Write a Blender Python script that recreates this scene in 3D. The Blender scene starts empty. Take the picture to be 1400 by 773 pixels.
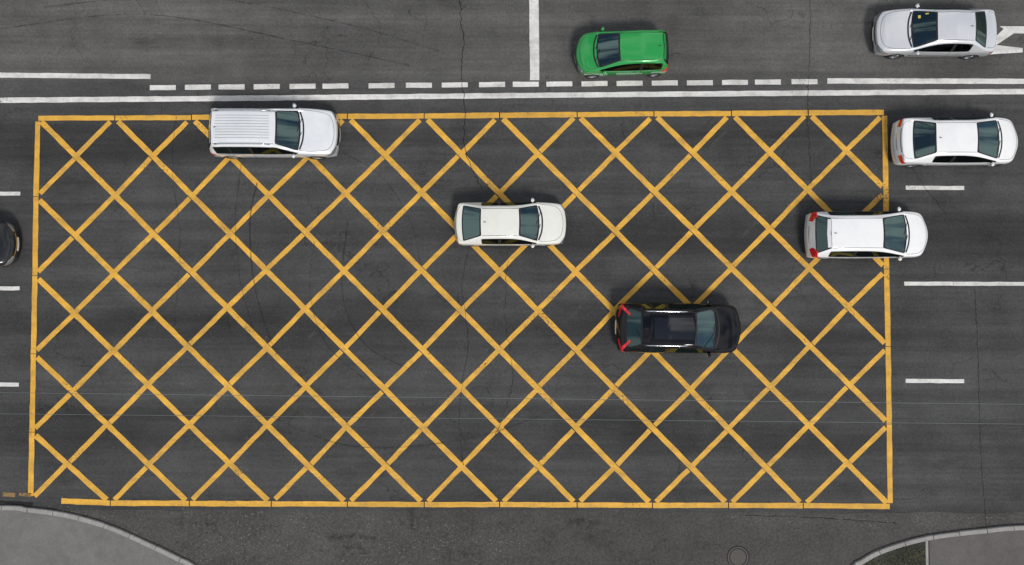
import bpy, bmesh, math, random
from mathutils import Vector, Matrix
from mathutils.bvhtree import BVHTree
random.seed(7)
rad=math.radians
scene=bpy.context.scene
scene.view_settings.view_transform='Standard'
scene.view_settings.look='None'
scene.view_settings.exposure=0
COL=scene.collection

# ------------------------------------------------------------ survey -> metres
HC=31.0; TH=rad(1.8); F=35.0*HC/math.cos(TH)
def G(px,py,z=0.0):
    dx=(px-700)/F; dy=(386.5-py)/F
    y=dy*math.cos(TH)+math.sin(TH); zz=dy*math.sin(TH)-math.cos(TH)
    t=(z-HC)/zz
    return Vector((dx*t, -HC*math.tan(TH)+y*t, z))

# ------------------------------------------------------------ node helpers
class N:
    def __init__(s,name):
        s.m=bpy.data.materials.new(name); s.m.use_nodes=True
        s.t=s.m.node_tree; s.t.nodes.clear()
        s.out=s.t.nodes.new('ShaderNodeOutputMaterial')
        s.geo=None
    def new(s,t,**k):
        n=s.t.nodes.new(t)
        for a,b in k.items(): setattr(n,a,b)
        return n
    def link(s,a,b): s.t.links.new(a,b)
    def pos(s):
        if not s.geo: s.geo=s.new('ShaderNodeNewGeometry')
        return s.geo.outputs['Position']
    def setin(s,sock,v):
        if isinstance(v,bpy.types.NodeSocket): s.link(v,sock)
        else:
            try: sock.default_value=v
            except ValueError: sock.default_value=tuple(v)[:3]
    def math(s,op,a,b=0.0,c=0.0,clamp=False):
        n=s.new('ShaderNodeMath',operation=op,use_clamp=clamp)
        s.setin(n.inputs[0],a); s.setin(n.inputs[1],b)
        if op in('MULTIPLY_ADD','SMOOTH_MIN'): s.setin(n.inputs[2],c)
        return n.outputs[0]
    def noise(s,scale,detail=4,rough=.55,sc=(1,1,1),off=(0,0,0),vec=None,rot=0):
        mp=s.new('ShaderNodeMapping'); mp.inputs['Scale'].default_value=sc; mp.inputs['Location'].default_value=off
        mp.inputs['Rotation'].default_value=(0,0,rot)
        s.link(vec if vec else s.pos(),mp.inputs['Vector'])
        n=s.new('ShaderNodeTexNoise'); n.inputs['Scale'].default_value=scale
        n.inputs['Detail'].default_value=detail; n.inputs['Roughness'].default_value=rough
        s.link(mp.outputs[0],n.inputs['Vector'])
        return n.outputs['Fac']
    def remap(s,v,a,b,c,d,smooth=False):
        n=s.new('ShaderNodeMapRange'); n.clamp=True
        if smooth: n.interpolation_type='SMOOTHSTEP'
        s.setin(n.inputs[0],v)
        for i,x in enumerate((a,b,c,d)): n.inputs[i+1].default_value=x
        return n.outputs[0]
    def mixc(s,f,a,b,blend='MIX'):
        n=s.new('ShaderNodeMix',data_type='RGBA',blend_type=blend)
        s.setin(n.inputs[0],f); s.setin(n.inputs[6],a); s.setin(n.inputs[7],b)
        return n.outputs[2]
    def scalec(s,col,val):
        n=s.new('ShaderNodeVectorMath',operation='SCALE')
        s.setin(n.inputs[0],col); s.setin(n.inputs['Scale'],val); return n.outputs[0]
    def bsdf(s,**k):
        n=s.new('ShaderNodeBsdfPrincipled')
        for a,b in k.items(): s.setin(n.inputs[a.replace('_',' ')],b)
        return n
    def bump(s,h,strength,dist):
        n=s.new('ShaderNodeBump'); n.inputs['Strength'].default_value=strength; n.inputs['Distance'].default_value=dist
        s.link(h,n.inputs['Height']); return n.outputs[0]
    def done(s,sh):
        s.link(sh,s.out.inputs[0]); return s.m

def asphalt(name,base,tint,lanes=True,rough_amt=1.0):
    n=N(name)
    big=n.remap(n.noise(.16,4),.3,.7,.80,1.22)
    med=n.remap(n.noise(.9,4,.65,off=(5,3,0)),.3,.7,.86,1.14)
    gr=n.remap(n.noise(9,4,.85),.3,.7,1-.28*rough_amt,1+.28*rough_amt)
    gr2=n.remap(n.noise(38,2,.7),.25,.75,.55,1.48)
    v=n.math('MULTIPLY',big,med); v=n.math('MULTIPLY',v,gr); v=n.math('MULTIPLY',v,gr2)
    tintc=(tint[0],tint[1],tint[2])
    if lanes:
        st=n.remap(n.noise(1,5,.6,sc=(.05,1.5,1)),.3,.7,.74,1.24)
        st2=n.remap(n.noise(1,3,.6,sc=(.25,9,1),off=(3,9,0)),.3,.7,.91,1.09)
        v=n.math('MULTIPLY',v,st); v=n.math('MULTIPLY',v,st2)
        sep=n.new('ShaderNodeSeparateXYZ'); n.link(n.pos(),sep.inputs[0]); Y=sep.outputs[1]
        wob=n.math('MULTIPLY_ADD',n.noise(.12,2,off=(1,2,3)),1.4,-.7)
        Yw=n.math('ADD',Y,wob)
        c=n.math('COSINE',n.math('MULTIPLY',n.math('ADD',Yw,.04),2*math.pi/3.77))
        msk=n.remap(n.noise(1,3,.5,sc=(.07,.3,1),off=(8,1,0)),.35,.62,.1,1)
        b=n.remap(c,-1.,.6,1,0,True)
        b=n.math('MULTIPLY',b,msk)
        lane=n.math('MULTIPLY_ADD',b,-.42,1.10)
        up=n.remap(Y,6.6,8.4,0,1,True)
        lane=n.math('ADD',n.math('MULTIPLY',lane,n.math('SUBTRACT',1.0,up)),n.math('MULTIPLY',up,1.62))
        v=n.math('MULTIPLY',v,lane)
        s2=n.remap(n.noise(.5,4,.7,sc=(.5,1.6,1),off=(20,4,0)),.56,.72,1,.72)
        v=n.math('MULTIPLY',v,s2)
        tintc=n.mixc(up,(tint[0],tint[1],tint[2],1),(1.03,1.0,.965,1))
    vo=n.new('ShaderNodeTexVoronoi',feature='DISTANCE_TO_EDGE'); vo.inputs['Scale'].default_value=.42
    ad=n.new('ShaderNodeVectorMath',operation='ADD'); nz=n.new('ShaderNodeTexNoise'); nz.inputs['Scale'].default_value=1.7; nz.inputs['Detail'].default_value=4
    n.link(n.pos(),nz.inputs['Vector']); n.link(n.pos(),ad.inputs[0]); n.link(nz.outputs['Color'],ad.inputs[1]); n.link(ad.outputs[0],vo.inputs['Vector'])
    cr=n.remap(vo.outputs['Distance'],.0,.012,.55,1)
    cm=n.remap(n.noise(.3,2,off=(3,31,0)),.52,.60,0,1)
    cr=n.math('ADD',n.math('MULTIPLY',cr,cm),n.math('SUBTRACT',1.0,cm))
    v=n.math('MULTIPLY',v,cr)
    sp=n.remap(n.noise(22,1,.5,off=(9,9,0)),.735,.775,0,.12)
    v=n.math('MULTIPLY',v,base)
    col=n.scalec(tintc,n.math('ADD',v,sp))
    b=n.bsdf(Base_Color=col,Roughness=.88)
    b.inputs['Specular IOR Level'].default_value=.25
    n.link(n.bump(gr2,.6,.012),b.inputs['Normal'])
    return n.done(b.outputs[0])

def paint_mark(name,col,wear=.5):
    n=N(name)
    d=n.remap(n.noise(1,4,.65,sc=(.12,2.2,1)),.32,.7,.72,1.05)
    d2=n.remap(n.noise(2.2,5,.75),.3,.72,.80,1.07)
    g=n.remap(n.noise(28,2,.7),.3,.7,.88,1.08)
    v=n.math('MULTIPLY',n.math('MULTIPLY',d,d2),g)
    c=n.scalec(col,v)
    c=n.mixc(n.remap(n.noise(1.6,4,.7,off=(4,4,0)),.48,.75,0,.42),c,(.16,.13,.09,1))
    b=n.bsdf(Base_Color=c,Roughness=.75)
    tr=n.new('ShaderNodeBsdfTransparent')
    w1=n.noise(11,4,.85,off=(1,7,0)); w2=n.noise(.6,2,.6,off=(13,7,0))
    w=n.math('ADD',n.math('MULTIPLY',w1,.62),n.math('MULTIPLY',w2,.38))
    f=n.remap(w,.60-.05*wear,.67-.05*wear,0,.85)
    mx=n.new('ShaderNodeMixShader'); n.link(f,mx.inputs[0]); n.link(b.outputs[0],mx.inputs[1]); n.link(tr.outputs[0],mx.inputs[2])
    return n.done(mx.outputs[0])

def alpha_mark(name,col,amount,scale=3,lo=.4,hi=.65):
    n=N(name)
    b=n.bsdf(Base_Color=col,Roughness=.9)
    tr=n.new('ShaderNodeBsdfTransparent')
    f=n.remap(n.noise(scale,4,.75),lo,hi,0,amount)
    mx=n.new('ShaderNodeMixShader'); n.link(f,mx.inputs[0]); n.link(tr.outputs[0],mx.inputs[1]); n.link(b.outputs[0],mx.inputs[2])
    return n.done(mx.outputs[0])

def rough_mat(name,c1,c2,scale=6,rough=.9,bump=.3):
    n=N(name)
    a=n.noise(scale,5,.75); b2=n.noise(.5,4,.6,off=(2,5,0))
    f=n.remap(n.math('ADD',n.math('MULTIPLY',a,.6),n.math('MULTIPLY',b2,.4)),.35,.65,0,1)
    c=n.mixc(f,(*c1,1),(*c2,1))
    g=n.remap(n.noise(40,2,.6),.3,.7,.8,1.2)
    c=n.scalec(c,g)
    b=n.bsdf(Base_Color=c,Roughness=rough); n.link(n.bump(a,bump,.02),b.inputs['Normal'])
    return n.done(b.outputs[0])

def simple(name,col,rough=.5,metal=0,coat=0,spec=.5):
    n=N(name)
    tc=n.new('ShaderNodeTexCoord')
    g=n.remap(n.noise(7,4,.6,vec=tc.outputs['Object']),.3,.7,.92,1.06)
    b=n.bsdf(Base_Color=n.scalec(col,g),Roughness=rough,Metallic=metal)
    b.inputs['Coat Weight'].default_value=coat; b.inputs['Coat Roughness'].default_value=.04
    b.inputs['Specular IOR Level'].default_value=spec
    return n.done(b.outputs[0])

def car_paint(name,col,metal=.0,rough=.35,dirt=.05,coat=.8,spec=.5):
    n=N(name)
    tc=n.new('ShaderNodeTexCoord'); O=tc.outputs['Object']
    g=n.remap(n.noise(5,4,.7,vec=O),.3,.7,.98,1.02)
    c=n.scalec(col,g)
    sep=n.new('ShaderNodeSeparateXYZ'); n.link(O,sep.inputs[0])
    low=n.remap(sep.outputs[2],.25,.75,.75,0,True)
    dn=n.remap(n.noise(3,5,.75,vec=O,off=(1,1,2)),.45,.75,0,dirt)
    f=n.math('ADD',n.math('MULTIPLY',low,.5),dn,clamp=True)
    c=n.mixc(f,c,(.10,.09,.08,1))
    b=n.bsdf(Base_Color=c,Roughness=rough,Metallic=metal)
    b.inputs['Coat Weight'].default_value=coat; b.inputs['Coat Roughness'].default_value=.03
    b.inputs['Specular IOR Level'].default_value=spec
    return n.done(b.outputs[0])

def glass(name,tint,boost=1.6,add=.03):
    n=N(name)
    fr=n.new('ShaderNodeFresnel'); fr.inputs[0].default_value=1.5
    tr=n.new('ShaderNodeBsdfTransparent'); tr.inputs[0].default_value=(*tint,1)
    gl=n.new('ShaderNodeBsdfGlossy'); gl.inputs['Roughness'].default_value=.02
    gl.inputs[0].default_value=(.66,.97,.96,1)
    f=n.math('MULTIPLY_ADD',fr.outputs[0],boost,add,clamp=True)
    mx=n.new('ShaderNodeMixShader'); n.link(f,mx.inputs[0]); n.link(tr.outputs[0],mx.inputs[1]); n.link(gl.outputs[0],mx.inputs[2])
    return n.done(mx.outputs[0])

# ------------------------------------------------------------ geometry helpers
def mkobj(name,verts,faces,mat,parent=None,smooth=False,mats=None,mi=None):
    me=bpy.data.meshes.new(name); me.from_pydata([tuple(v) for v in verts],[],faces)
    for m in (mats or [mat]): me.materials.append(m)
    if mi:
        for p,i in zip(me.polygons,mi): p.material_index=i
    if smooth:
        for p in me.polygons: p.use_smooth=True
    me.update()
    o=bpy.data.objects.new(name,me); COL.objects.link(o)
    if parent: o.parent=parent
    return o
class MB:
    def __init__(s): s.v=[];s.f=[];s.m=[]
    def add(s,vs,fs,mi=0):
        b=len(s.v); s.v+= [tuple(x) for x in vs]; s.f+=[tuple(i+b for i in f) for f in fs]; s.m+=[mi]*len(fs)
    def ribbon(s,pts,w,z,jit=.006,step=.3,mi=0):
        P=[Vector((p[0],p[1],0)) for p in pts]
        Q=[P[0]]
        for a,b in zip(P[:-1],P[1:]):
            k=max(1,int((b-a).length/step))
            for i in range(1,k+1): Q.append(a.lerp(b,i/k))
        vs=[];fs=[]
        for i,q in enumerate(Q):
            t=(Q[min(i+1,len(Q)-1)]-Q[max(i-1,0)]).normalized(); nn=Vector((-t.y,t.x,0))
            a=q+nn*(w/2+random.uniform(-jit,jit)); b=q-nn*(w/2+random.uniform(-jit,jit))
            vs+=[(a.x,a.y,z),(b.x,b.y,z)]
            if i: fs.append((2*i-2,2*i-1,2*i+1,2*i))
        s.add(vs,fs,mi)
    def box(s,c,d,mi=0,rot=None):
        vs=[]
        for i in (-1,1):
            for j in (-1,1):
                for k in (-1,1):
                    v=Vector((i*d[0]/2,j*d[1]/2,k*d[2]/2))
                    if rot: v=rot@v
                    vs.append(v+Vector(c))
        s.add(vs,[(0,1,3,2),(4,6,7,5),(0,4,5,1),(2,3,7,6),(0,2,6,4),(1,5,7,3)],mi)
    def lathe_y(s,c,prof,seg=32,mi=0):
        vs=[];fs=[];n=len(prof)
        for i in range(seg):
            a=2*math.pi*i/seg
            for r,y in prof: vs.append((c[0]+r*math.cos(a),c[1]+y,c[2]+r*math.sin(a)))
        for i in range(seg):
            for j in range(n-1):
                fs.append((i*n+j,i*n+j+1,((i+1)%seg)*n+j+1,((i+1)%seg)*n+j))
        s.add(vs,fs,mi)
    def tube(s,pts,r,seg=8,mi=0):
        vs=[];fs=[]
        P=[Vector(p) for p in pts]
        for i,p in enumerate(P):
            t=(P[min(i+1,len(P)-1)]-P[max(i-1,0)]).normalized()
            a=t.cross(Vector((0,0,1)));
            if a.length<.01: a=Vector((1,0,0))
            a.normalize(); b=t.cross(a)
            rr=r[i] if isinstance(r,(list,tuple)) else r
            for k in range(seg):
                an=2*math.pi*k/seg; vs.append(p+a*math.cos(an)*rr+b*math.sin(an)*rr)
            if i:
                for k in range(seg): fs.append(((i-1)*seg+k,(i-1)*seg+(k+1)%seg,i*seg+(k+1)%seg,i*seg+k))
        fs.append(tuple(range(seg))[::-1]); fs.append(tuple(range((len(P)-1)*seg,len(P)*seg)))
        s.add(vs,fs,mi)
    def obj(s,name,mats,parent=None,smooth=False):
        return mkobj(name,s.v,s.f,None,parent,smooth,mats,s.m)

def smooth_path(pts,n=8):
    out=[]
    P=[Vector((p[0],p[1],0)) for p in pts]
    for i in range(len(P)-1):
        p0=P[max(i-1,0)];p1=P[i];p2=P[i+1];p3=P[min(i+2,len(P)-1)]
        for k in range(n):
            t=k/n
            out.append(.5*((2*p1)+(-p0+p2)*t+(2*p0-5*p1+4*p2-p3)*t*t+(-p0+3*p1-3*p2+p3)*t**3))
    out.append(P[-1]); return out

# ------------------------------------------------------------ ground & road
M_road=asphalt('asphalt_road',.054,(1.0,1.0,1.0))
M_side=asphalt('asphalt_side_road',.064,(1.05,1.0,.96),lanes=False,rough_amt=1.5)
M_ground=rough_mat('ground_earth',(.10,.09,.07),(.07,.085,.045),2)
M_pave=rough_mat('pavement_asphalt',(.125,.12,.113),(.175,.168,.158),3)
M_pave2=rough_mat('pavement_asphalt_warm',(.085,.077,.077),(.12,.11,.108),3)
M_kerb=rough_mat('kerb_concrete',(.22,.21,.20),(.34,.33,.31),5)
M_soil=rough_mat('soil',(.010,.010,.008),(.05,.052,.036),9,bump=1)
M_yel=paint_mark('yellow_road_paint',(.82,.445,.055),.35)
M_white=paint_mark('white_road_paint',(.78,.77,.74),.35)
M_crack=alpha_mark('crack_filler',(.010,.010,.010,1),.95,6,.3,.5)
M_tyre=alpha_mark('tyre_rubber_mark',(.015,.015,.016,1),.55,2.5,.35,.65)
M_stain=alpha_mark('damp_stain',(.02,.02,.02,1),.25,3.5,.46,.66)
M_ghost=alpha_mark('removed_paint_ghost',(.10,.095,.085,1),.45,2.2,.38,.62)
M_dirt=alpha_mark('loose_grit',(.22,.21,.19,1),.85,14,.57,.64)
M_steel=simple('manhole_iron',(.06,.056,.05),.6,.4)

mkobj('ground',[(-1500,-1500,-.03),(1500,-1500,-.03),(1500,1500,-.03),(-1500,1500,-.03)],[(0,1,2,3)],M_ground)
mkobj('road',[(-300,-9.6,0),(300,-9.6,0),(300,26,0),(-300,26,0)],[(0,1,2,3)],M_road)
seam=[(-60,-8.75)]
x=-60
while x<60:
    x+=random.uniform(.5,1.2); base=-8.82+ (-.10 if x>5 else 0)
    seam.append((x,base+random.uniform(-.05,.05)))
vs=[(a,b,.004) for a,b in seam]+[(60,-90,.004),(-60,-90,.004)]
mkobj('side_road',vs,[tuple(range(len(vs)))[::-1]],M_side)

def kerb(name,path,w=.16,h=.12,side=1):
    mb=MB(); segs=[];cur=[path[0]];acc=0
    for a,b in zip(path[:-1],path[1:]):
        d=(b-a).length; k=max(1,int(d/.125))
        for i in range(1,k+1):
            q=a.lerp(b,i/k); acc+=d/k; cur.append(q)
            if acc>=1.0: segs.append(cur); cur=[q]; acc=0
    if len(cur)>1: segs.append(cur)
    for s in segs:
        s=list(s); d=(s[-1]-s[0]).normalized()*.012
        s[0]=s[0]+d; s[-1]=s[-1]-d
        hh=h+random.uniform(-.006,.006); vs=[];fs=[]
        sh=random.uniform(-.012,.012)
        for i,q in enumerate(s):
            t=(s[min(i+1,len(s)-1)]-s[max(i-1,0)]).normalized(); nn=Vector((-t.y,t.x,0))*side
            o=q+nn*sh; i2=q+nn*w; c=o+nn*.02
            vs+=[(o.x,o.y,-.02),(o.x,o.y,hh-.02),(c.x,c.y,hh),(i2.x,i2.y,hh),(i2.x,i2.y,-.02)]
            if i:
                b=5*i
                for k in range(4): fs.append((b-5+k,b-5+k+1,b+k+1,b+k))
        fs.append((0,1,2,3,4)); b=5*(len(s)-1); fs.append((b+4,b+3,b+2,b+1,b))
        mb.add(vs,fs)
    return mb.obj(name,[M_kerb])
def path_from(pxs,pre,post):
    return smooth_path(pre+[tuple(G(a,b)[:2]) for a,b in pxs]+post,8)
def inner(path,off,side):
    out=[]
    for i,q in enumerate(path):
        t=(path[min(i+1,len(path)-1)]-path[max(i-1,0)]).normalized(); nn=Vector((-t.y,t.x,0))*side
        out.append(q+nn*off)
    return out
pl=path_from([(0,691),(40,694),(80,699),(120,708),(160,721),(200,739),(240,758),(272,776)],[(-60,-8.75),(-40,-8.75),(-26,-8.74)],[(-10.9,-12.4),(-9.9,-15),(-9.6,-20),(-9.6,-40),(-9.6,-90)])
kerb('kerb',pl,side=-1)
ip=inner(pl,.15,-1)
vs=[(p.x,p.y,.108) for p in ip]+[(-60,-90,.108)]
mkobj('pavement',vs,[tuple(range(len(vs)))],M_pave)
pr=path_from([(1160,778),(1178,764),(1200,752),(1235,740),(1280,730),(1340,723),(1400,718)],[(11.6,-90),(11.6,-40),(11.6,-20),(11.8,-14.5),(12.3,-12.6)],[(24,-9.35),(40,-9.2),(60,-9.2)])
kerb('kerb',pr,side=-1)
ip=inner(pr,.15,-1)
vs=[(p.x,p.y,.100) for p in ip]+[(60,-90,.100)]
mkobj('soil_bed',vs,[tuple(range(len(vs)))],M_soil)
xk=G(1265,750).x
ip2=[p for p in ip if p.x>xk+.1]
vs=[(xk+.1,-90,.116),(xk+.1,ip2[0].y-.02,.116)]+[(p.x,p.y,.116) for p in ip2]+[(60,-90,.116)]
mkobj('pavement',vs,[tuple(range(len(vs)))],M_pave2)
mb=MB()
yy=ip2[0].y
while yy>-40:
    mb.box((xk,yy-.5,.06),(.10,.985,.14)); yy-=1.0
mb.obj('kerb_edging',[M_kerb])
gb=MB()
def yk(x):
    best=min(ip,key=lambda p:abs(p.x-x) if p.y>-14 else 99); return best.y
for i in range(6000):
    x=random.uniform(12.6,xk-.1); y=random.uniform(-14,-9.7)
    if y>yk(x)-.03: continue
    if math.sin(x*3.1+y*2)+math.sin(y*4.3-x)<random.uniform(-1.2,1.2): continue
    a=random.uniform(0,6.28); h=random.uniform(.03,.09); w=random.uniform(.010,.024)
    gb.add([(x-w*math.cos(a),y-w*math.sin(a),.1),(x+w*math.cos(a),y+w*math.sin(a),.1),(x+random.uniform(-.07,.07),y+random.uniform(-.07,.07),.1+h)],[(0,1,2)])
gb.obj('grass',[rough_mat('weed_green',(.06,.07,.03),(.20,.19,.09),5)])
mb=MB()
mb.ribbon([G(60,691),G(140,703),G(230,742),G(280,770)],.3,.011,jit=.05)
mb.ribbon([G(230,715),G(480,722),G(720,735)],1.0,.009,jit=.15)
mb.ribbon([G(260,752),G(480,756),G(700,752)],.9,.010,jit=.15)
mb.ribbon([G(1000,712),G(1230,712),G(1500,708)],.3,.009,jit=.1)
mb.obj('road_grit',[M_dirt])
mb=MB()
mb.ribbon([G(-400,688),G(0,686),G(45,689.5)],.12,.014,jit=.03)
mb.obj('gutter_seam',[M_crack])
mb=MB()
def blob(px,py,rx,ry,z):
    c=G(px,py); vs=[]
    ph=random.uniform(0,6)
    for i in range(28):
        a=2*math.pi*i/28; r=1+.25*math.sin(3*a+ph)+.15*math.sin(7*a+ph*2)
        vs.append((c.x+rx*r*math.cos(a),c.y+ry*r*math.sin(a),z))
    mb.add(vs,[tuple(range(28))])
for i in range(26):
    blob(random.uniform(225,900),random.uniform(705,772),random.uniform(.3,1.1),random.uniform(.12,.4),.0125+i*.0003)
mb.obj('road_stain',[M_stain])

# ------------------------------------------------------------ yellow box junction
top=[(52,162),(157,161.5),(262,161),(370,160),(475,159.5),(580,159),(683,158),(789,157),(894,156),(1000,155.5),(1105,154.5),(1209,154)]
bot=[(42,683),(151,688),(259,688.5),(371,689),(475,689.5),(580,690),(683,690),(789,690.5),(892,691),(996,691),(1098,691.5),(1217,692.5)]
lef=[top[0],(49.5,269),(48,377),(46,484),(44,591),bot[0]]
rig=[top[-1],(1211,260),(1212,368),(1214,474),(1215.5,580),bot[-1]]
T=[G(*p).xy for p in top];B=[G(*p).xy for p in bot];Lf=[G(*p).xy for p in lef];R=[G(*p).xy for p in rig]
mb=MB()
WB=.205
JT=.010
for arr in (T,B):
    for i,(a,b) in enumerate(zip(arr[:-1],arr[1:])):
        if arr is B and i==0: a=a.lerp(b,.38)
        d=(b-a).normalized(); mb.ribbon([a+d*.02,b-d*.02],WB+random.uniform(-.01,.01),.012,JT)
for arr in (Lf,R):
    n=len(arr)
    for i,(a,b) in enumerate(zip(arr[:-1],arr[1:])):
        d=(b-a).normalized()
        mb.ribbon([a+d*(.13 if i==0 else .012),b-d*(.13 if i==n-2 else .012)],WB,.012,JT)
back=[]
for i in range(0,11):
    a=T[i]
    if i<=6: e=B[i+5]
    else: e=R[11-i]
    back.append((a,e))
for k in range(1,5): back.append((Lf[k],B[5-k]))
fwd=[]
for i in range(1,12):
    a=T[i]
    if i<=5: e=Lf[i]
    else: e=B[i-5]
    fwd.append((a,e))
for k in range(1,5): fwd.append((R[k],B[6+k]))
def isect(a,b,c,d):
    r=b-a;s=d-c;den=r.x*s.y-r.y*s.x
    if abs(den)<1e-6: return None
    t=((c.x-a.x)*s.y-(c.y-a.y)*s.x)/den; u=((c.x-a.x)*r.y-(c.y-a.y)*r.x)/den
    return t if 0.005<t<.995 and 0.005<u<.995 else None
for a,e in back:
    d=(e-a).normalized(); mb.ribbon([a+d*.19,e-d*.19],.21,.010,JT)
for a,e in fwd:
    ts=sorted([t for t in (isect(a,e,c,d) for c,d in back) if t])
    L=(e-a).length; d=(e-a)/L; nn=Vector((-d.y,d.x))
    st=[.19/L]+ts+[1-.19/L]
    for j,(t0,t1) in enumerate(zip(st[:-1],st[1:])):
        s0=t0*L+(.085 if j>0 else 0); s1=t1*L-(.085 if j<len(st)-2 else 0)
        g=random.choice([0,.0,.04,.06])
        o=nn*random.uniform(-.028,.028); o2=nn*random.uniform(-.028,.028)
        mb.ribbon([a+d*(s0+g)+o,a+d*(s1-random.choice([0,0,.04]))+o2],.188,.006,JT)
mb.obj('yellow_box_junction_marking',[M_yel])
mb=MB()
for arr in (T,B):
    for i in range(1,11):
        mb.ribbon([arr[i]+Vector((0,.13)),arr[i]-Vector((0,.13))],.022,.008,.004)
mb.obj('marking_joint',[M_crack])

# ------------------------------------------------------------ white markings
mb=MB()
def line(pts,w,z=.012): mb.ribbon([G(*p) for p in pts],w,z,.008)
line([(-900,143),(0,137.5),(350,134.5),(700,131),(1050,128),(1400,125.5),(2300,121)],.21)
line([(-900,100),(0,103),(206,105)],.20)
line([(1131,111),(1400,111.5),(2300,113)],.21)
starts=[205,253,299,347,396,441,504,555,604,655,701,747,795,843,891,939,987,1032,1082]
yl=lambda x:120.3-(x-205)*.0092
for s in starts: line([(s,yl(s)),(s+35.5,yl(s+35))],.20)
line([(730,-900),(730,0),(731,110)],.37)
for y0,y1,l in((265,257,28),(394.5,388,27),(526,521,26)):
    line([(l-79,y0-.3),(l,y0)],.155)
    e=1318 if y0!=394.5 else 1460
    line([(1238 if y0!=394.5 else 1236,y1),(e,y1+(.4 if e==1318 else .5))],.155)
    for k in range(1,9):
        x0=l-79-k*285; line([(x0,y0),(x0+79,y0)],.155)
        x0=1238+k*285; line([(x0,y1),(x0+79,y1)],.155)
ar=[(1460,37),(1460,47),(1386,46),(1362,62),(1398,66),(1398,72),(1332,76),(1340,70),(1372,40),(1366,36)]
vs=[tuple(G(*p).xy)+(.012,) for p in ar]
mb.add(vs,[tuple(range(len(vs)))[::-1]])
mb.obj('white_lane_marking',[M_white])
mb=MB()
for k in range(14):
    x0=-260+k*22; mb.ribbon([G(x0,676),G(x0+17,677)],.14,.012,.02)
mb.obj('faded_yellow_kerb_marking',[paint_mark('faded_yellow',(.30,.19,.07),1.9)])

# ------------------------------------------------------------ cracks / tyre marks / ghosts
mb=MB()
def crack(pts,w=.022,j=.05):
    P=smooth_path([tuple(G(*p).xy) for p in pts],6); Q=[]
    for a,b in zip(P[:-1],P[1:]):
        k=max(1,int((b-a).length/.12))
        for i in range(k): Q.append(a.lerp(b,i/k)+Vector((random.uniform(-j,j),random.uniform(-j*.4,j*.4),0)))
    mb.ribbon(Q,w,.014,.006,step=1)
crack([(627,-200),(629,0),(634,60),(631,110),(637,150),(634,200),(650,240),(660,262)],.028)
crack([(640,340),(632,400),(640,470),(628,560),(634,640)],.016,.03)
crack([(1332,390),(1336,470),(1340,600),(1345,680),(1352,773)],.014,.02)
crack([(1105,-100),(1108,40),(1104,150),(1110,260)],.014,.03)
crack([(240,160),(236,240),(246,330),(238,450)],.012,.04)
crack([(700,300),(690,420),(700,520),(676,600)],.014,.05)
crack([(1020,705),(1110,708),(1230,716)],.02,.04)
crack([(1210,165),(1260,250),(1300,300)],.014,.05)
crack([(480,-20),(520,40),(500,90)],.012,.05)
mb.obj('road_crack',[M_crack])
mb=MB()
def tyre(pts,w=.05,z=.016): mb.ribbon(smooth_path([tuple(G(*p).xy) for p in pts],8),w,z,.006)
tyre([(352,250),(342,300),(345,370),(358,430),(378,485)],.06,.0152)
tyre([(330,225),(322,300),(328,380),(346,450)],.035,.0154)
tyre([(430,330),(424,400),(446,470),(500,520)],.04,.0156)
tyre([(476,300),(468,400),(498,470),(560,505)],.04,.0158)
tyre([(470,210),(520,240),(560,300),(575,360)],.03,.0160)
tyre([(350,560),(480,610),(640,600),(760,560)],.035,.0166)
tyre([(0,40),(200,20),(420,60),(560,90)],.04,.0168)
tyre([(60,10),(260,-5),(460,30),(600,70)],.04,.0170)
mb.obj('tyre_mark',[M_tyre])
mb=MB()
for i in range(30):
    x0=random.uniform(90,470); y0=random.uniform(400,660); s=random.choice([-1,1]); l=random.uniform(25,60)
    mb.ribbon([G(x0,y0),G(x0+l,y0+s*l)],.17,.0035+i*.00006,.015)
for i in range(16):
    x0=random.uniform(480,1180); y0=random.uniform(180,660); s=random.choice([-1,1]); l=random.uniform(20,50)
    mb.ribbon([G(x0,y0),G(x0+l,y0+s*l)],.15,.0018+i*.00005,.015)
mb.obj('old_paint_trace',[M_ghost])

mb=MB(); c=G(1009,762)
def disc(r0,r1,z0,z1,mi,seg=40):
    vs=[];fs=[]
    for i in range(seg):
        a=2*math.pi*i/seg; vs+=[(c.x+r0*math.cos(a),c.y+r0*math.sin(a),z0),(c.x+r1*math.cos(a),c.y+r1*math.sin(a),z1)]
    for i in range(seg): j=(i+1)%seg; fs.append((2*i,2*i+1,2*j+1,2*j))
    mb.add(vs,fs,mi)
disc(.0,.31,.010,.010,0); disc(.31,.345,.006,.006,1); disc(.345,.40,.016,.014,0); disc(.40,.44,.014,.005,1)
for i in range(-4,5):
    l=math.sqrt(max(0,.29**2-(i*.065)**2)); mb.box((c.x+i*.065,c.y,.012),(.02,2*l,.008),0)
mb.obj('manhole_cover',[M_steel,simple('gap_dark',(.012,.012,.012),.9)])

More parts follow.
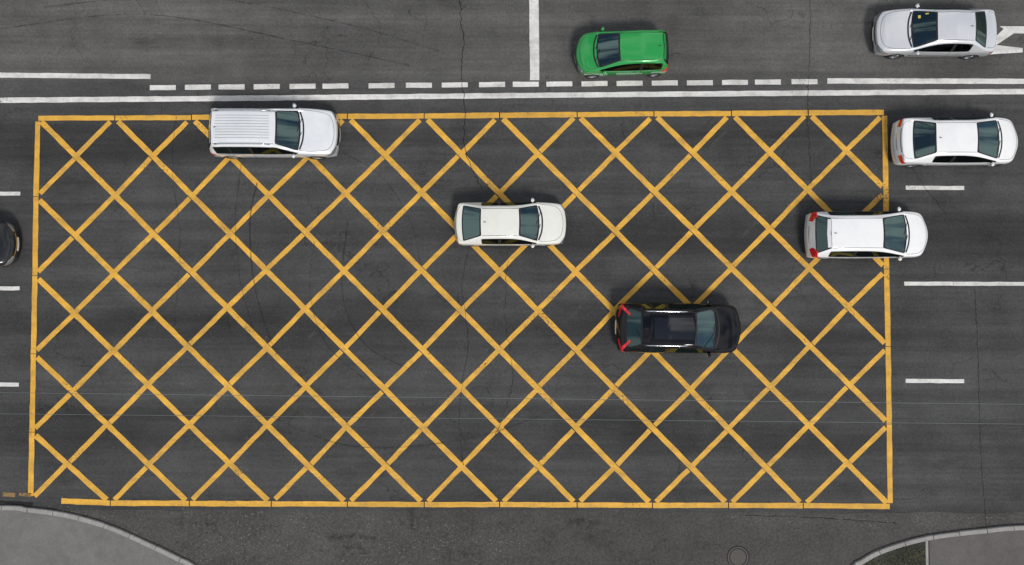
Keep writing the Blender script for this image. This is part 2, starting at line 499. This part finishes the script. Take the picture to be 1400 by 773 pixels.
# ------------------------------------------------------------ trolley wires + poles
M_pole=simple('pole_galvanised',(.35,.36,.36),.5,.5)
M_wire=simple('wire_copper_grey',(.16,.18,.18),.6,.2)
mb=MB()
for a,b in(((0,537),(1400,553)),((0,566),(1400,580))):
    A=G(*a,6.0);Bv=G(*b,6.0); d=(Bv-A).normalized(); P=[]
    for k in range(-6,7): P.append(A.lerp(Bv,.5)+d*(k*10))
    mb.tube(P,.006,6)
mb.obj('overhead_wire',[M_wire])
for x,y in((-29,-9.6),(29,-10.4)):
    mb=MB(); mb.tube([(x,y,0),(x,y,3),(x,y,7.5)],[.13,.11,.08],14); mb.tube([(x,y,6.6),(x,-2.8,6.35)],.035,8); mb.tube([(x,y,7.3),(x,-3.6,6.45)],.012,6)
    mb.tube([(x,y,.0),(x,y,.35)],.19,14)
    mb.obj('utility_pole',[M_pole],smooth=True)

# ------------------------------------------------------------ cars
M_glass=glass('car_glass',(.36,.44,.44),1.0,.12)
M_glassd=glass('car_glass_tinted',(.10,.12,.12),.9,.06)
M_glasss=glass('car_glass_side',(.14,.17,.17),.7,.0)
M_black=simple('black_trim',(.010,.010,.011),.4)
M_plast=simple('grey_plastic',(.028,.028,.029),.7)
M_tyreR=simple('tyre_rubber',(.02,.02,.02),.85)
M_alloy=simple('alloy_wheel',(.45,.46,.47),.3,.9)
M_int=simple('interior_fabric',(.045,.045,.048),.9)
M_seat=simple('seat_fabric',(.10,.10,.105),.9)
M_beige=simple('seat_beige',(.30,.26,.21),.9)
M_red=simple('tail_lamp',(.65,.008,.012),.15,0,.6)
M_lamp=simple('head_lamp',(.30,.33,.35),.08,.5,1)
M_chrome=simple('chrome',(.75,.76,.78),.15,1)
M_plate=simple('number_plate',(.75,.75,.73),.4)
M_amber=simple('amber',(.7,.25,.02),.2)
M_seam=simple('panel_gap',(.03,.03,.03),.8)
M_sunroof=simple('sunroof_glass',(.006,.007,.010),.05,0,.6)
M_green_sheet=simple('green_sticker',(.16,.30,.14),.5)
M_yel_sheet=simple('yellow_sticker',(.6,.5,.08),.7)

def build_car(name,px,py,head,paint,L,W,H,hood,ws,roof,rg,belt,cowl,nose,deck,wheelR=.31,style='sedan',rails=None,ribs=False,
              glassR=None,cladding=False,seat=None,front_w=.80,roofw=.70,sunroof=False,sticker=None,nbow=.19):
    w=W/2; seat=seat or M_seat
    emp=bpy.data.objects.new(name,None); COL.objects.link(emp)
    xc=L/2-hood; xrf=xc-ws; xrr=xrf-roof; xrb=xrr-rg; xe=-L/2
    wr=roofw*w; zb=.19
    xB=(xrr+xrf)/2-.02 if style!='suv' else xrf-1.02
    def sec_deck(x,wf,zt,crown=.05,bow=0,face=0,dirn=1,edge=.96):
        ww=w*wf
        pts=[(0,zb),(.5*ww,zb),(.88*ww,zb),(.985*ww,zb+.10),(ww,.52),(.99*ww,max(.60,zt-.15)),(edge*ww,zt-.035),(.925*ww,zt+.0),(.885*ww,zt+.014),(.82*ww,zt+.026),(.42*ww,zt+crown),(0,zt+crown+.008)]
        return [(x,ww,p,bow,face,dirn) for p in pts]
    def sec_base(x,wf,zt,bow):
        ww=w*wf
        pts=[(0,zb),(.5*ww,zb),(.88*ww,zb),(.985*ww,zb+.10),(ww,.55),(.99*ww,zt-.15),(.968*ww,zt-.01),(.93*ww,zt+.03),(.90*ww,zt+.045),(.84*ww,zt+.05),(.42*ww,zt+.06),(0,zt+.065)]
        return [(x,ww,p,bow,0,1) for p in pts]
    def sec_roof(x,wf,zr,zbelt,bow):
        ww=w*wf
        pts=[(0,zb),(.5*ww,zb),(.88*ww,zb),(.985*ww,zb+.10),(ww,.57),(.99*ww,zbelt-.13),(.965*ww,zbelt),(wr+.04,zr-.095),(wr,zr-.035),(wr-.065,zr-.008),(.5*wr,zr+.012),(0,zr+.02)]
        return [(x,ww,p,bow,0,1) for p in pts]
    S=[]
    hatch=(xrb-xe)<.32
    def add(sec,kind): S.append((sec,kind))
    if hatch:
        add(sec_deck(xe,.93,deck-.10,.02,bow=-.10,face=1,dirn=-1),'end')
        add(sec_base(xrb,.975,deck,-.05),'rb')
    else:
        add(sec_deck(xe,.90,deck-.07,.03,bow=-.12,face=1,dirn=-1),'end')
        add(sec_deck(xe+.13,.965,deck-.01,.035,bow=-.08),'deck')
        add(sec_base(xrb,.985,deck,-.08),'rb')
    add(sec_roof(xrr,.99,H-.06,belt+.02,-.05),'rr')
    if style=='suv':
        xq=xrr+.62 if roof>2 else xrr+.4
        add(sec_roof(xq-.04,1,H-.01,belt+.01,0),'q0'); add(sec_roof(xq+.04,1,H-.01,belt+.01,0),'q1')
    add(sec_roof(xB-.045,1,H,belt,0),'b0'); add(sec_roof(xB+.045,1,H,belt,0),'b1')
    add(sec_roof(xrf,1,H-.05,belt-.01,.07),'rf')
    add(sec_base(xc,.99,cowl,.13),'cb')
    hx=L/2-xc
    add(sec_deck(xc+hx*.42,.985,cowl-(cowl-nose)*.28,.045,bow=.09),'hood')
    add(sec_deck(L/2-.18,.945,nose+.03,.035,bow=nbow*.8),'hood')
    add(sec_deck(L/2,front_w+.03,nose-.10,.02,bow=nbow,face=1),'end')
    bm=bmesh.new()
    cl=bm.edges.layers.float.new('crease_edge'); cv=bm.verts.layers.float.new('crease_vert')
    def P(e,sgn):
        x,ww,(y,z),bow,face,dirn=e
        xx=x-bow*(y/ww)**2
        if face:
            k=(z-.45)/.45
            xx-=dirn*(.10*max(0,k)**1.5+.05*max(0,-k))
        return bm.verts.new((xx,y*sgn,z))
    rings=[]
    for sec,kind in S:
        Rr=[P(e,1) for e in sec]
        Ll=[Rr[0]]+[P(e,-1) for e in sec[1:11]]+[Rr[11]]
        rings.append((Rr,Ll))
    kinds=[k for _,k in S]
    GL=[];SG=[];PIL=[]
    for i in range(len(S)-1):
        for sd in (0,1):
            A=rings[i][sd];Bq=rings[i+1][sd]
            for k in range(11):
                q=[A[k],Bq[k],Bq[k+1],A[k+1]]
                if sd==1: q=q[::-1]
                f=bm.faces.new(q)
                ka,kb=kinds[i],kinds[i+1]
                if k in(9,10) and (ka,kb) in(('rb','rr'),('rf','cb')): GL.append((f,ka))
                if k==6:
                    if (ka,kb) in(('rf','cb'),('b1','rf'),('rr','b0'),('q1','b0'),('rr','q0')): SG.append((f,1 if ka in('rr','q1') else 0))
                    if (ka,kb) in(('b0','b1'),('q0','q1')): PIL.append(f)
                if k<=3 and cladding: f.material_index=3
                elif k<=1: f.material_index=3
    def cap(idx):
        Rr,Ll=rings[idx]; sec=S[idx][0]
        for ring,sg in((Rr,1),(Ll,-1)):
            rows=[[ring[2],ring[1],ring[0]]]
            for k in range(3,9):
                x,ww,(y,z),bow,face,dirn=sec[k]
                m=P((x,ww,(y*.55,z+(.012 if k>6 else 0)),bow,face,dirn),sg)
                if sg==1: capc[k]=P((x,ww,(0,z+(.018 if k>6 else 0)),bow,face,dirn),1)
                rows.append([ring[k],m,capc[k]])
            rows.append([ring[9],ring[10],ring[11]])
            for a in range(len(rows)-1):
                for b in range(2):
                    q=[rows[a][b],rows[a+1][b],rows[a+1][b+1],rows[a][b+1]]
                    f=bm.faces.new(q)
                    if a<=0 or (cladding and a<=1): f.material_index=3
    capc={}; cap(0); capc={}; cap(len(S)-1)
    for i in range(len(S)-1):
        for sd in(0,1):
            for k,c in((5,.4),(6,.35)):
                ed=bm.edges.get((rings[i][sd][k],rings[i+1][sd][k]))
                if ed: ed[cl]=c
    bmesh.ops.recalc_face_normals(bm,faces=bm.faces)
    gf=[f for f,_ in GL]
    for f,ka in GL: f.material_index=1 if ka=='rf' else 4
    for f,m in SG: f.material_index=4 if (m and glassR) else 5
    for f in PIL: f.material_index=2
    r=bmesh.ops.inset_region(bm,faces=gf,thickness=.035,use_even_offset=True,use_boundary=True)
    for f in r['faces']: f.material_index=2
    r=bmesh.ops.inset_region(bm,faces=[f for f,_ in SG]+PIL,thickness=.016,use_even_offset=True,use_boundary=True)
    for f in r['faces']: f.material_index=2
    for e in bm.edges:
        if len(e.link_faces)==2:
            a,b=e.link_faces
            if a.material_index!=b.material_index: e[cl]=.9
    for v in bm.verts:
        be=[e for e in v.link_edges if e[cl]>.8]
        if len(be)>=2:
            d0=(be[0].other_vert(v).co-v.co).normalized(); d1=(be[1].other_vert(v).co-v.co).normalized()
            if len(be)==2 and d0.dot(d1)>-.90: v[cv]=.72
            elif len(be)>2: v[cv]=.5
    me=bpy.data.meshes.new('body'); bm.to_mesh(me); bm.free()
    gR=M_glassd if glassR else M_glass
    mats=[paint,M_glass,M_black,M_plast,gR,M_glasss]
    for m in mats: me.materials.append(m)
    ob=bpy.data.objects.new('body',me); COL.objects.link(ob)
    md=ob.modifiers.new('s','SUBSURF'); md.levels=3; md.render_levels=3
    dg=bpy.context.evaluated_depsgraph_get(); dg.update()
    me2=bpy.data.meshes.new_from_object(ob.evaluated_get(dg))
    xs=[v.co.x for v in me2.vertices];ys=[v.co.y for v in me2.vertices];zs=[v.co.z for v in me2.vertices]
    sx=L/(max(xs)-min(xs)); sy=W/(max(ys)-min(ys)); sz=(H-zb)/(max(zs)-min(zs)); mz=min(zs); mx=(max(xs)+min(xs))/2
    for v in me2.vertices: v.co=((v.co.x-mx)*sx,v.co.y*sy,zb+(v.co.z-mz)*sz)
    ob.modifiers.clear(); ob.data=me2
    wx=(L/2-min(.88,hood*.82) if L>4 else L/2-.66, -L/2+(.82 if L>4 else .55))
    cb=MB()
    for x in wx:
        for s in(-1,1):
            prof=[(.001,-.16),(wheelR+.055,-.16),(wheelR+.055,.2),(.001,.2)]
            cb.lathe_y((x,s*(w-.08),wheelR),prof,40,2)
    cut=cb.obj('cut',mats)
    bmm=bmesh.new(); bmm.from_mesh(cut.data); bmesh.ops.remove_doubles(bmm,verts=bmm.verts,dist=.003); bmesh.ops.recalc_face_normals(bmm,faces=bmm.faces); bmm.to_mesh(cut.data); bmm.free()
    bo=ob.modifiers.new('b','BOOLEAN'); bo.operation='DIFFERENCE'; bo.object=cut; bo.solver='EXACT'
    dg=bpy.context.evaluated_depsgraph_get(); dg.update()
    me3=bpy.data.meshes.new_from_object(ob.evaluated_get(dg))
    ob.modifiers.clear()
    if len(me3.polygons)>1000: ob.data=me3
    bpy.data.objects.remove(cut)
    for p in ob.data.polygons: p.use_smooth=True
    try: ob.data.set_sharp_from_angle(angle=rad(50))
    except Exception: pass
    ob.parent=emp
    bvh=BVHTree.FromPolygons([v.co.copy() for v in me2.vertices],[tuple(p.vertices) for p in me2.polygons])
    def ray(o,d):
        h=bvh.ray_cast(Vector(o),Vector(d)); return (h[0],h[1]) if h[0] is not None else None
    def cast(U,V,fr,off):
        o,d,u,v=fr
        h=ray(o+u*U+v*V,d)
        if not h: return None
        nn=h[1]
        if nn.dot(d)>0: nn=-nn
        return h[0]+nn*off
    TOP=(Vector((0,0,4)),Vector((0,0,-1)),Vector((1,0,0)),Vector((0,1,0)))
    def SIDE(s): return (Vector((0,s*4,0)),Vector((0,-s,0)),Vector((1,0,0)),Vector((0,0,1)))
    def END(s): return (Vector((s*6,0,0)),Vector((-s,0,0)),Vector((0,1,0)),Vector((0,0,1)))
    def CORNER(sx_,sy_,el=.25,az=.7):
        d=Vector((-sx_*math.cos(az),-sy_*math.sin(az),-el)).normalized()
        o=Vector((sx_*(L/2-.1),sy_*(w*.85),.0))-d*3
        u=Vector((-sx_*math.sin(az),sy_*math.cos(az),0)).normalized()
        return (o,d,u,Vector((0,0,1)))
    def patch(mb,fr,poly,off=.004,mi=0,res=.035):
        b=bmesh.new(); vv=[b.verts.new((p[0],p[1],0)) for p in poly]; b.faces.new(vv)
        for ax in(0,1):
            lo=min(p[ax] for p in poly);hi=max(p[ax] for p in poly)
            x=lo+res
            while x<hi:
                nrm=(1,0,0) if ax==0 else (0,1,0); co=(x,0,0) if ax==0 else (0,x,0)
                bmesh.ops.bisect_plane(b,geom=b.verts[:]+b.edges[:]+b.faces[:],plane_co=co,plane_no=nrm); x+=res
        b.verts.index_update(); vs=[cast(v.co.x,v.co.y,fr,off) for v in b.verts]
        fs=[]
        for f in b.faces:
            ids=[v.index for v in f.verts]
            pp=[vs[i] for i in ids]
            if all(p is not None for p in pp) and max((pp[0]-q).length for q in pp)<.22: fs.append(tuple(ids))
        mb.add([v if v is not None else (0,0,.5) for v in vs],fs,mi); b.free()
    def rib(mb,fr,pts,wd=.008,off=.002,mi=0,step=.05,sm=False):
        P2=[Vector((p[0],p[1])) for p in (smooth_path(pts,6) if sm else pts)]; Q=[P2[0]]
        for a,b in zip(P2[:-1],P2[1:]):
            k=max(1,int((b-a).length/step))
            for i in range(1,k+1): Q.append(a.lerp(b,i/k))
        prev=None; vs=[];fs=[]
        for i,q in enumerate(Q):
            t=(Q[min(i+1,len(Q)-1)]-Q[max(i-1,0)])
            if t.length<1e-6: continue
            t.normalize(); nn=Vector((-t.y,t.x))*wd/2
            a=cast(q.x+nn.x,q.y+nn.y,fr,off); b=cast(q.x-nn.x,q.y-nn.y,fr,off)
            if a is None or b is None or (a-b).length>wd*5: prev=None; continue
            j=len(vs); vs+=[a,b]
            if prev is not None and (vs[prev]-a).length<.2: fs.append((prev,prev+1,j+1,j))
            prev=j
        mb.add(vs,fs,mi)
    det=MB()
    DM=[M_seam,M_black,M_chrome,M_lamp,M_red,M_plate,M_amber,paint,M_green_sheet,M_yel_sheet,M_sunroof]
    fx=L/2
    rib(det,TOP,[(xc+.02,-.86*w),(xc+hx*.4,-.83*w),(fx-.38,-.74*w),(fx-.20,-.50*w),(fx-.13,0),(fx-.20,.50*w),(fx-.38,.74*w),(xc+hx*.4,.83*w),(xc+.02,.86*w)],.012,sm=True)
    dzt=belt-.03
    for s in(-1,1):
        rib(det,TOP,[(xc+.12,s*.52*w),(fx-.30,s*.38*w)],.014,.006,7)
        fr=SIDE(s)
        xf=xc-.12
        rib(det,fr,[(xf,dzt),(xf,.45),(xf-.06,.30)],.010)
        rib(det,fr,[(xB,dzt),(xB,.30)],.010)
        rib(det,fr,[(xf-.06,.30),(xrr+.12,.30)],.010)
        xr2=max(xrr-.05,wx[1]+.2)
        rib(det,fr,[(xr2,dzt),(xr2,.72),(xr2+.18,.5),(xr2+.22,.30)],.010)
        for hx2 in(xB+.14,xr2+.30):
            rib(det,fr,[(hx2-.0,dzt-.10),(hx2+.16,dzt-.10)],.028,.022,1 if cladding else 7)
            rib(det,fr,[(hx2-.0,dzt-.13),(hx2+.16,dzt-.13)],.016,.003,0)
        rib(det,fr,[(wx[1]+wheelR+.12,.52),(wx[0]-wheelR-.12,.52)],.045,.008,1)
        if rails: rib(det,fr,[(xrr+.02,belt-.045),(xc-.15,belt-.045)],.022,.006,2)
        cf=CORNER(1,s,.45); zl=nose-.10
        patch(det,cf,[(-.22,zl-.08),(-.02,zl-.12),(.24,zl-.04),(.34,zl+.08),(.24,zl+.10),(.02,zl+.13),(-.22,zl+.06)],.005,3)
        patch(det,cf,[(.18,zl-.03),(.24,zl-.01),(.31,zl+.07),(.24,zl+.07)],.007,6)
        cr=CORNER(-1,s,.45)
        if hatch:
            zt=deck-.10
            patch(det,cr,[(-.20,zt-.20),(.16,zt-.20),(.26,zt+.04),(.14,zt+.12),(.02,zt+.26),(-.08,zt+.22),(-.20,zt+.06)],.007,4)
        elif cladding:
            zt=deck-.08
            patch(det,cr,[(-.30,zt-.10),(.18,zt-.14),(.30,zt+.06),(.08,zt+.10),(-.30,zt+.06)],.007,4)
            patch(det,cr,[(.0,zt+.05),(.12,zt+.05),(.05,zt+.50),(-.03,zt+.50)],.007,4)
        else:
            zt=deck-.15
            patch(det,cr,[(-.17,zt-.12),(.16,zt-.10),(.22,zt+.06),(-.15,zt+.10)],.006,4)
            patch(det,cr,[(-.17,zt-.10),(-.06,zt-.10),(-.06,zt-.04),(-.17,zt-.04)],.008,6)
    rib(det,TOP,[(xc-.02,-.78*w),(xc+.09,-.4*w),(xc+.12,0),(xc+.09,.4*w),(xc-.02,.78*w)],.06,.004,1,sm=True)
    for y0,y1 in((.50*w,-.05*w),(-.06*w,-.58*w)):
        rib(det,TOP,[(xc+.05,y0),(xc-.10,y1)],.02,.018,1)
    fr=END(1)
    patch(det,fr,[(-.42,.50),(.42,.50),(.50,nose-.17),(-.50,nose-.17)],.004,1)
    rib(det,fr,[(-.46,nose-.20),(.46,nose-.20)],.02,.010,2)
    patch(det,fr,[(-.55,.27),(.55,.27),(.48,.38),(-.48,.38)],.004,1)
    patch(det,fr,[(-.26,.39),(.26,.39),(.26,.50),(-.26,.50)],.018,5)
    fr=END(-1)
    patch(det,fr,[(-.26,.56),(.26,.56),(.26,.67),(-.26,.67)],.014,5)
    rib(det,fr,[(-.70*w,.50),(.70*w,.50)],.012,.003,0)
    rib(det,fr,[(-.34,.71),(.34,.71)],.025,.012,2)
    if not hatch:
        rib(det,TOP,[(xrb-.06,-.80*w),(xe+.24,-.76*w),(xe+.13,-.5*w),(xe+.09,0),(xe+.13,.5*w),(xe+.24,.76*w),(xrb-.06,.80*w)],.010,sm=True)
    else:
        rib(det,TOP,[(xrr+.02,-.72*wr),(xrr-.01,0),(xrr+.02,.72*wr)],.010)
        rib(det,TOP,[(xrr-.04,-.84*wr),(xrr-.07,0),(xrr-.04,.84*wr)],.10,.020,7)
    for s in(-1,1): rib(det,TOP,[(xrr+.05,s*(wr-.075)),(xrf-.03,s*(wr-.075))],.014,.003,0)
    if ribs:
        for k in range(-4,5):
            rib(det,TOP,[(xrr+.15,k*.105),(xrf-.25,k*.105)],.028,.012,7); rib(det,TOP,[(xrr+.15,k*.105+.026),(xrf-.25,k*.105+.026)],.008,.003,0)
    if sunroof:
        patch(det,TOP,[(xrr+.45,-.40),(xrf-.10,-.40),(xrf-.04,0),(xrf-.10,.40),(xrr+.45,.40)],.005,10,.06)
    h=ray((xrr+.18,0,4),(0,0,-1))
    if h:
        z=h[0].z; x=xrr+.18
        det.add([(x-.07,-.02,z-.01),(x+.07,-.0,z-.01),(x-.07,.02,z-.01),(x-.06,0,z+.06)],[(0,1,3),(1,2,3),(2,0,3)],1)
    if sticker=='green':
        patch(det,TOP,[(xrb+.30,.26),(xrb+.30,.50),(xrb+.50,.48),(xrb+.50,.26)],-.012,8)
    if sticker=='yellow':
        patch(det,TOP,[(xc-.30,-.50),(xc-.22,-.50),(xc-.22,-.38),(xc-.30,-.38)],.004,9)
        patch(det,TOP,[(xc-.55,-.55),(xc-.45,-.55),(xc-.45,-.50),(xc-.55,-.50)],.004,9)
    det.obj('trim_and_lamps',DM,emp,True)
    if rails:
        rb=MB()
        for s in(-1,1):
            P2=[]; n=9
            for i in range(n):
                x=xrr+.12+(xrf-xrr-.35)*i/(n-1)
                h=ray((x,s*(wr-.05),4),(0,0,-1)); z=h[0].z if h else H
                P2.append((x,s*(wr-.05),z+(.055 if 0<i<n-1 else .0)))
            rb.tube(P2,.022,8)
            rb.box((P2[4][0],P2[4][1],P2[4][2]-.03),(.08,.03,.06))
        rb.obj('roof_rail',[rails],emp,True)
    for s in(-1,1):
        mm=bmesh.new(); bmesh.ops.create_cube(mm,size=1)
        for v in mm.verts:
            f=1.0 if v.co.x<0 else .72
            v.co=Vector((v.co.x*.12,v.co.y*.18*f,v.co.z*.14*f))
        bmesh.ops.bevel(mm,geom=mm.edges[:]+mm.verts[:],offset=.03,segments=3,affect='EDGES')
        bmesh.ops.translate(mm,verts=mm.verts,vec=(xc-.24,s*(w+.04),belt+.05))
        b0=MB(); b0.v=[tuple(v.co) for v in mm.verts]; mm.verts.index_update(); b0.f=[tuple(v.index for v in f.verts) for f in mm.faces]; b0.m=[0]*len(b0.f); mm.free()
        b0.tube([(xc-.20,s*(w*.93),belt-.01),(xc-.22,s*(w+.0),belt+.03)],.028,8,1)
        b0.box((xc-.300,s*(w+.04),belt+.05),(.006,.14,.09),2)
        b0.obj('wing_mirror',[paint,M_black,M_chrome],emp,True)
    for x in wx:
        for s in(-1,1):
            wb=MB(); c0=(x,s*(w-.12),wheelR); R0=wheelR
            prof=[(R0*.62,-.10),(R0*.90,-.105),(R0*.985,-.08),(R0,-.04),(R0,.04),(R0*.985,.08),(R0*.90,.105),(R0*.62,.10)]
            wb.lathe_y(c0,prof,36,0)
            wb.lathe_y(c0,[(R0*.64,s*-.10),(R0*.64,s*.095),(R0*.60,s*.09),(R0*.58,s*.02),(R0*.56,s*.02)],36,1)
            wb.lathe_y(c0,[(.001,s*.02),(R0*.60,s*.02)],36,2)
            wb.lathe_y(c0,[(.001,s*.085),(.05,s*.08),(.065,s*.03)],20,1)
            for k in range(5):
                a=2*math.pi*k/5+.3; rt=Matrix.Rotation(-a,3,'Y')
                wb.box((x+math.cos(a)*R0*.34,c0[1]+s*.065,wheelR+math.sin(a)*R0*.34),(R0*.52,.03,.055),1,rt)
            wb.obj('wheel',[M_tyreR,M_alloy,M_plast],emp,True)
    ib=MB()
    x0=xrb+.22;x1=xc-.05;yw=.80*w;z0=.32;z1=belt-.10
    ib.add([(x0,-yw,z0),(x1,-yw,z0),(x1,yw,z0),(x0,yw,z0),(x0,-yw,z1),(x1,-yw,z1),(x1,yw,z1),(x0,yw,z1)],[(0,1,2,3),(0,4,5,1),(1,5,6,2),(2,6,7,3),(3,7,4,0)],0)
    ib.box((xc-.22,0,belt-.14),(.46,1.56*w,.10),0)
    ib.box((xc-.42,0,belt-.30),(.12,1.5*w,.30),0)
    ib.box((xc-.75,0,.55),(.8,.18,.25),0)
    ib.box(((xrb+xrr)/2+.18,0,belt-.10),(xrr-xrb+.30,1.5*w,.03),0)
    for s in(-1,1): ib.box(((x0+x1)/2,s*.86*w,belt-.09),(x1-x0,.14*w,.04),0)
    def rbox(c,d,tilt=0,mi=1):
        mm=bmesh.new(); bmesh.ops.create_cube(mm,size=1)
        for v in mm.verts: v.co=Vector((v.co.x*d[0],v.co.y*d[1],v.co.z*d[2]))
        bmesh.ops.bevel(mm,geom=mm.edges[:],offset=min(d)*.3,segments=3,affect='EDGES')
        rt=Matrix.Rotation(tilt,3,'Y'); mm.verts.index_update()
        ib.add([rt@v.co+Vector(c) for v in mm.verts],[tuple(v.index for v in f.verts) for f in mm.faces],mi); mm.free()
    sxp=xrf-.15
    for s in(-1,1):
        y=s*.40*w
        rbox((sxp,y,.52),(.52,.48,.16)); rbox((sxp-.32,y,.82),(.14,.46,.58),-.28); rbox((sxp-.44,y,min(1.16,H-.27)),(.10,.25,.16),-.2)
    sr=max(xrr+.42,xrb+.55)
    rbox((sr,0,.50),(.48,1.45*w,.16)); rbox((sr-.30,0,.78),(.14,1.45*w,.50),-.3)
    P2=[(sxp+.38+.036*math.sin(a),.40*w+.18*math.cos(a),belt-.12+.17*math.sin(a)) for a in [2*math.pi*i/24 for i in range(25)]]
    ib.tube(P2,.014,6,0)
    ib.obj('interior',[M_int,seat],emp)
    c=G(px,py,.75)
    emp.location=(c.x,c.y,0.0); emp.rotation_euler=(0,0,rad(head))
    return emp

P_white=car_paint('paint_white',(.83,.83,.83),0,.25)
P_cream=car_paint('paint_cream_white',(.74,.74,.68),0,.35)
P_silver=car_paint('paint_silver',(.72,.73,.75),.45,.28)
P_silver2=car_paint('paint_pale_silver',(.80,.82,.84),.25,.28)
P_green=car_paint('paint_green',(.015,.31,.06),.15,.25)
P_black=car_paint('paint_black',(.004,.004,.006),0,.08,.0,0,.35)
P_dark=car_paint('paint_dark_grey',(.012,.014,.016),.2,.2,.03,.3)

build_car('suv_car',374,181.5,-0.4,P_silver2,4.95,1.84,1.68,1.35,.78,2.42,.28,1.03,1.08,.86,1.02,.34,'suv',rails=M_chrome,ribs=True,front_w=.86,roofw=.74,glassR=True,nbow=.15)
build_car('hatchback_car',697.5,306,0.2,P_cream,4.3,1.66,1.40,1.05,.75,1.45,.72,.90,.92,.72,.93,.29,'hatch',front_w=.88,roofw=.70,nbow=.13)
build_car('suv_car',928,449,-0.8,P_black,4.8,1.90,1.68,1.08,.86,2.00,.52,1.03,1.06,.84,1.04,.36,'suv',rails=M_chrome,cladding=True,glassR=True,roofw=.72,front_w=.78,sunroof=True)
build_car('hatchback_car',1188,321,0.3,P_white,4.62,1.80,1.48,1.02,1.04,1.95,.45,.95,.97,.74,1.0,.32,'hatch',glassR=True,front_w=.76,roofw=.70,nbow=.24)
build_car('sedan_car',1310,193,0.3,P_white,4.75,1.80,1.45,.98,1.02,1.55,.70,.94,.97,.72,1.0,.32,'sedan',front_w=.76,roofw=.70,sticker='green',seat=M_beige,nbow=.24)
build_car('sedan_car',1280.5,43.5,179.6,P_silver,4.6,1.74,1.43,1.2,.80,1.45,.60,.93,.95,.76,.97,.30,'sedan',front_w=.86,roofw=.70,sticker='yellow',nbow=.15)
build_car('hatchback_car',851.5,72,181.5,P_green,3.62,1.60,1.50,.78,.82,1.65,.25,.95,1.0,.80,.98,.28,'hatch',front_w=.82,roofw=.74)
e=build_car('sedan_car',-60,333,0,P_dark,4.5,1.76,1.46,1.0,.95,1.5,.65,.94,.97,.74,.98,.31,'sedan',front_w=.78,roofw=.70)
e.location.x=G(21,333,.6).x-2.25

# ------------------------------------------------------------ light
w=bpy.data.worlds.new('World'); scene.world=w; w.use_nodes=True
nt=w.node_tree; nt.nodes.clear()
out=nt.nodes.new('ShaderNodeOutputWorld'); bg=nt.nodes.new('ShaderNodeBackground'); sky=nt.nodes.new('ShaderNodeTexSky')
sky.sky_type='NISHITA'; sky.sun_disc=False; sky.sun_elevation=rad(54); sky.sun_rotation=rad(155)
tc=nt.nodes.new('ShaderNodeTexCoord'); nz=nt.nodes.new('ShaderNodeTexNoise'); nz.inputs['Scale'].default_value=4.4; nz.inputs['Detail'].default_value=6; nz.inputs['Roughness'].default_value=.6
nt.links.new(tc.outputs['Generated'],nz.inputs['Vector'])
mr=nt.nodes.new('ShaderNodeMapRange'); mr.inputs[1].default_value=.45; mr.inputs[2].default_value=.56; mr.inputs[3].default_value=.03; mr.inputs[4].default_value=1
nt.links.new(nz.outputs['Fac'],mr.inputs[0])
mx=nt.nodes.new('ShaderNodeMix'); mx.data_type='RGBA'; mx.inputs[7].default_value=(10,10,10,1)
nt.links.new(mr.outputs[0],mx.inputs[0]); nt.links.new(sky.outputs[0],mx.inputs[6]); nt.links.new(mx.outputs[2],bg.inputs[0])
bg.inputs[1].default_value=.085; nt.links.new(bg.outputs[0],out.inputs[0])
sl=bpy.data.lights.new('sun','SUN'); sl.energy=2.3; sl.angle=rad(12); sl.color=(1,.96,.9)
so=bpy.data.objects.new('sun',sl); COL.objects.link(so); so.rotation_euler=(rad(36),0,rad(25)); so.location=(0,0,40)

# ------------------------------------------------------------ camera
cam=bpy.data.cameras.new('camera'); co=bpy.data.objects.new('camera',cam); COL.objects.link(co)
co.location=(0,-HC*math.tan(TH),HC); co.rotation_euler=(TH,0,0)
cam.sensor_width=36; cam.lens=36*F/1400; cam.clip_end=3000
scene.camera=co
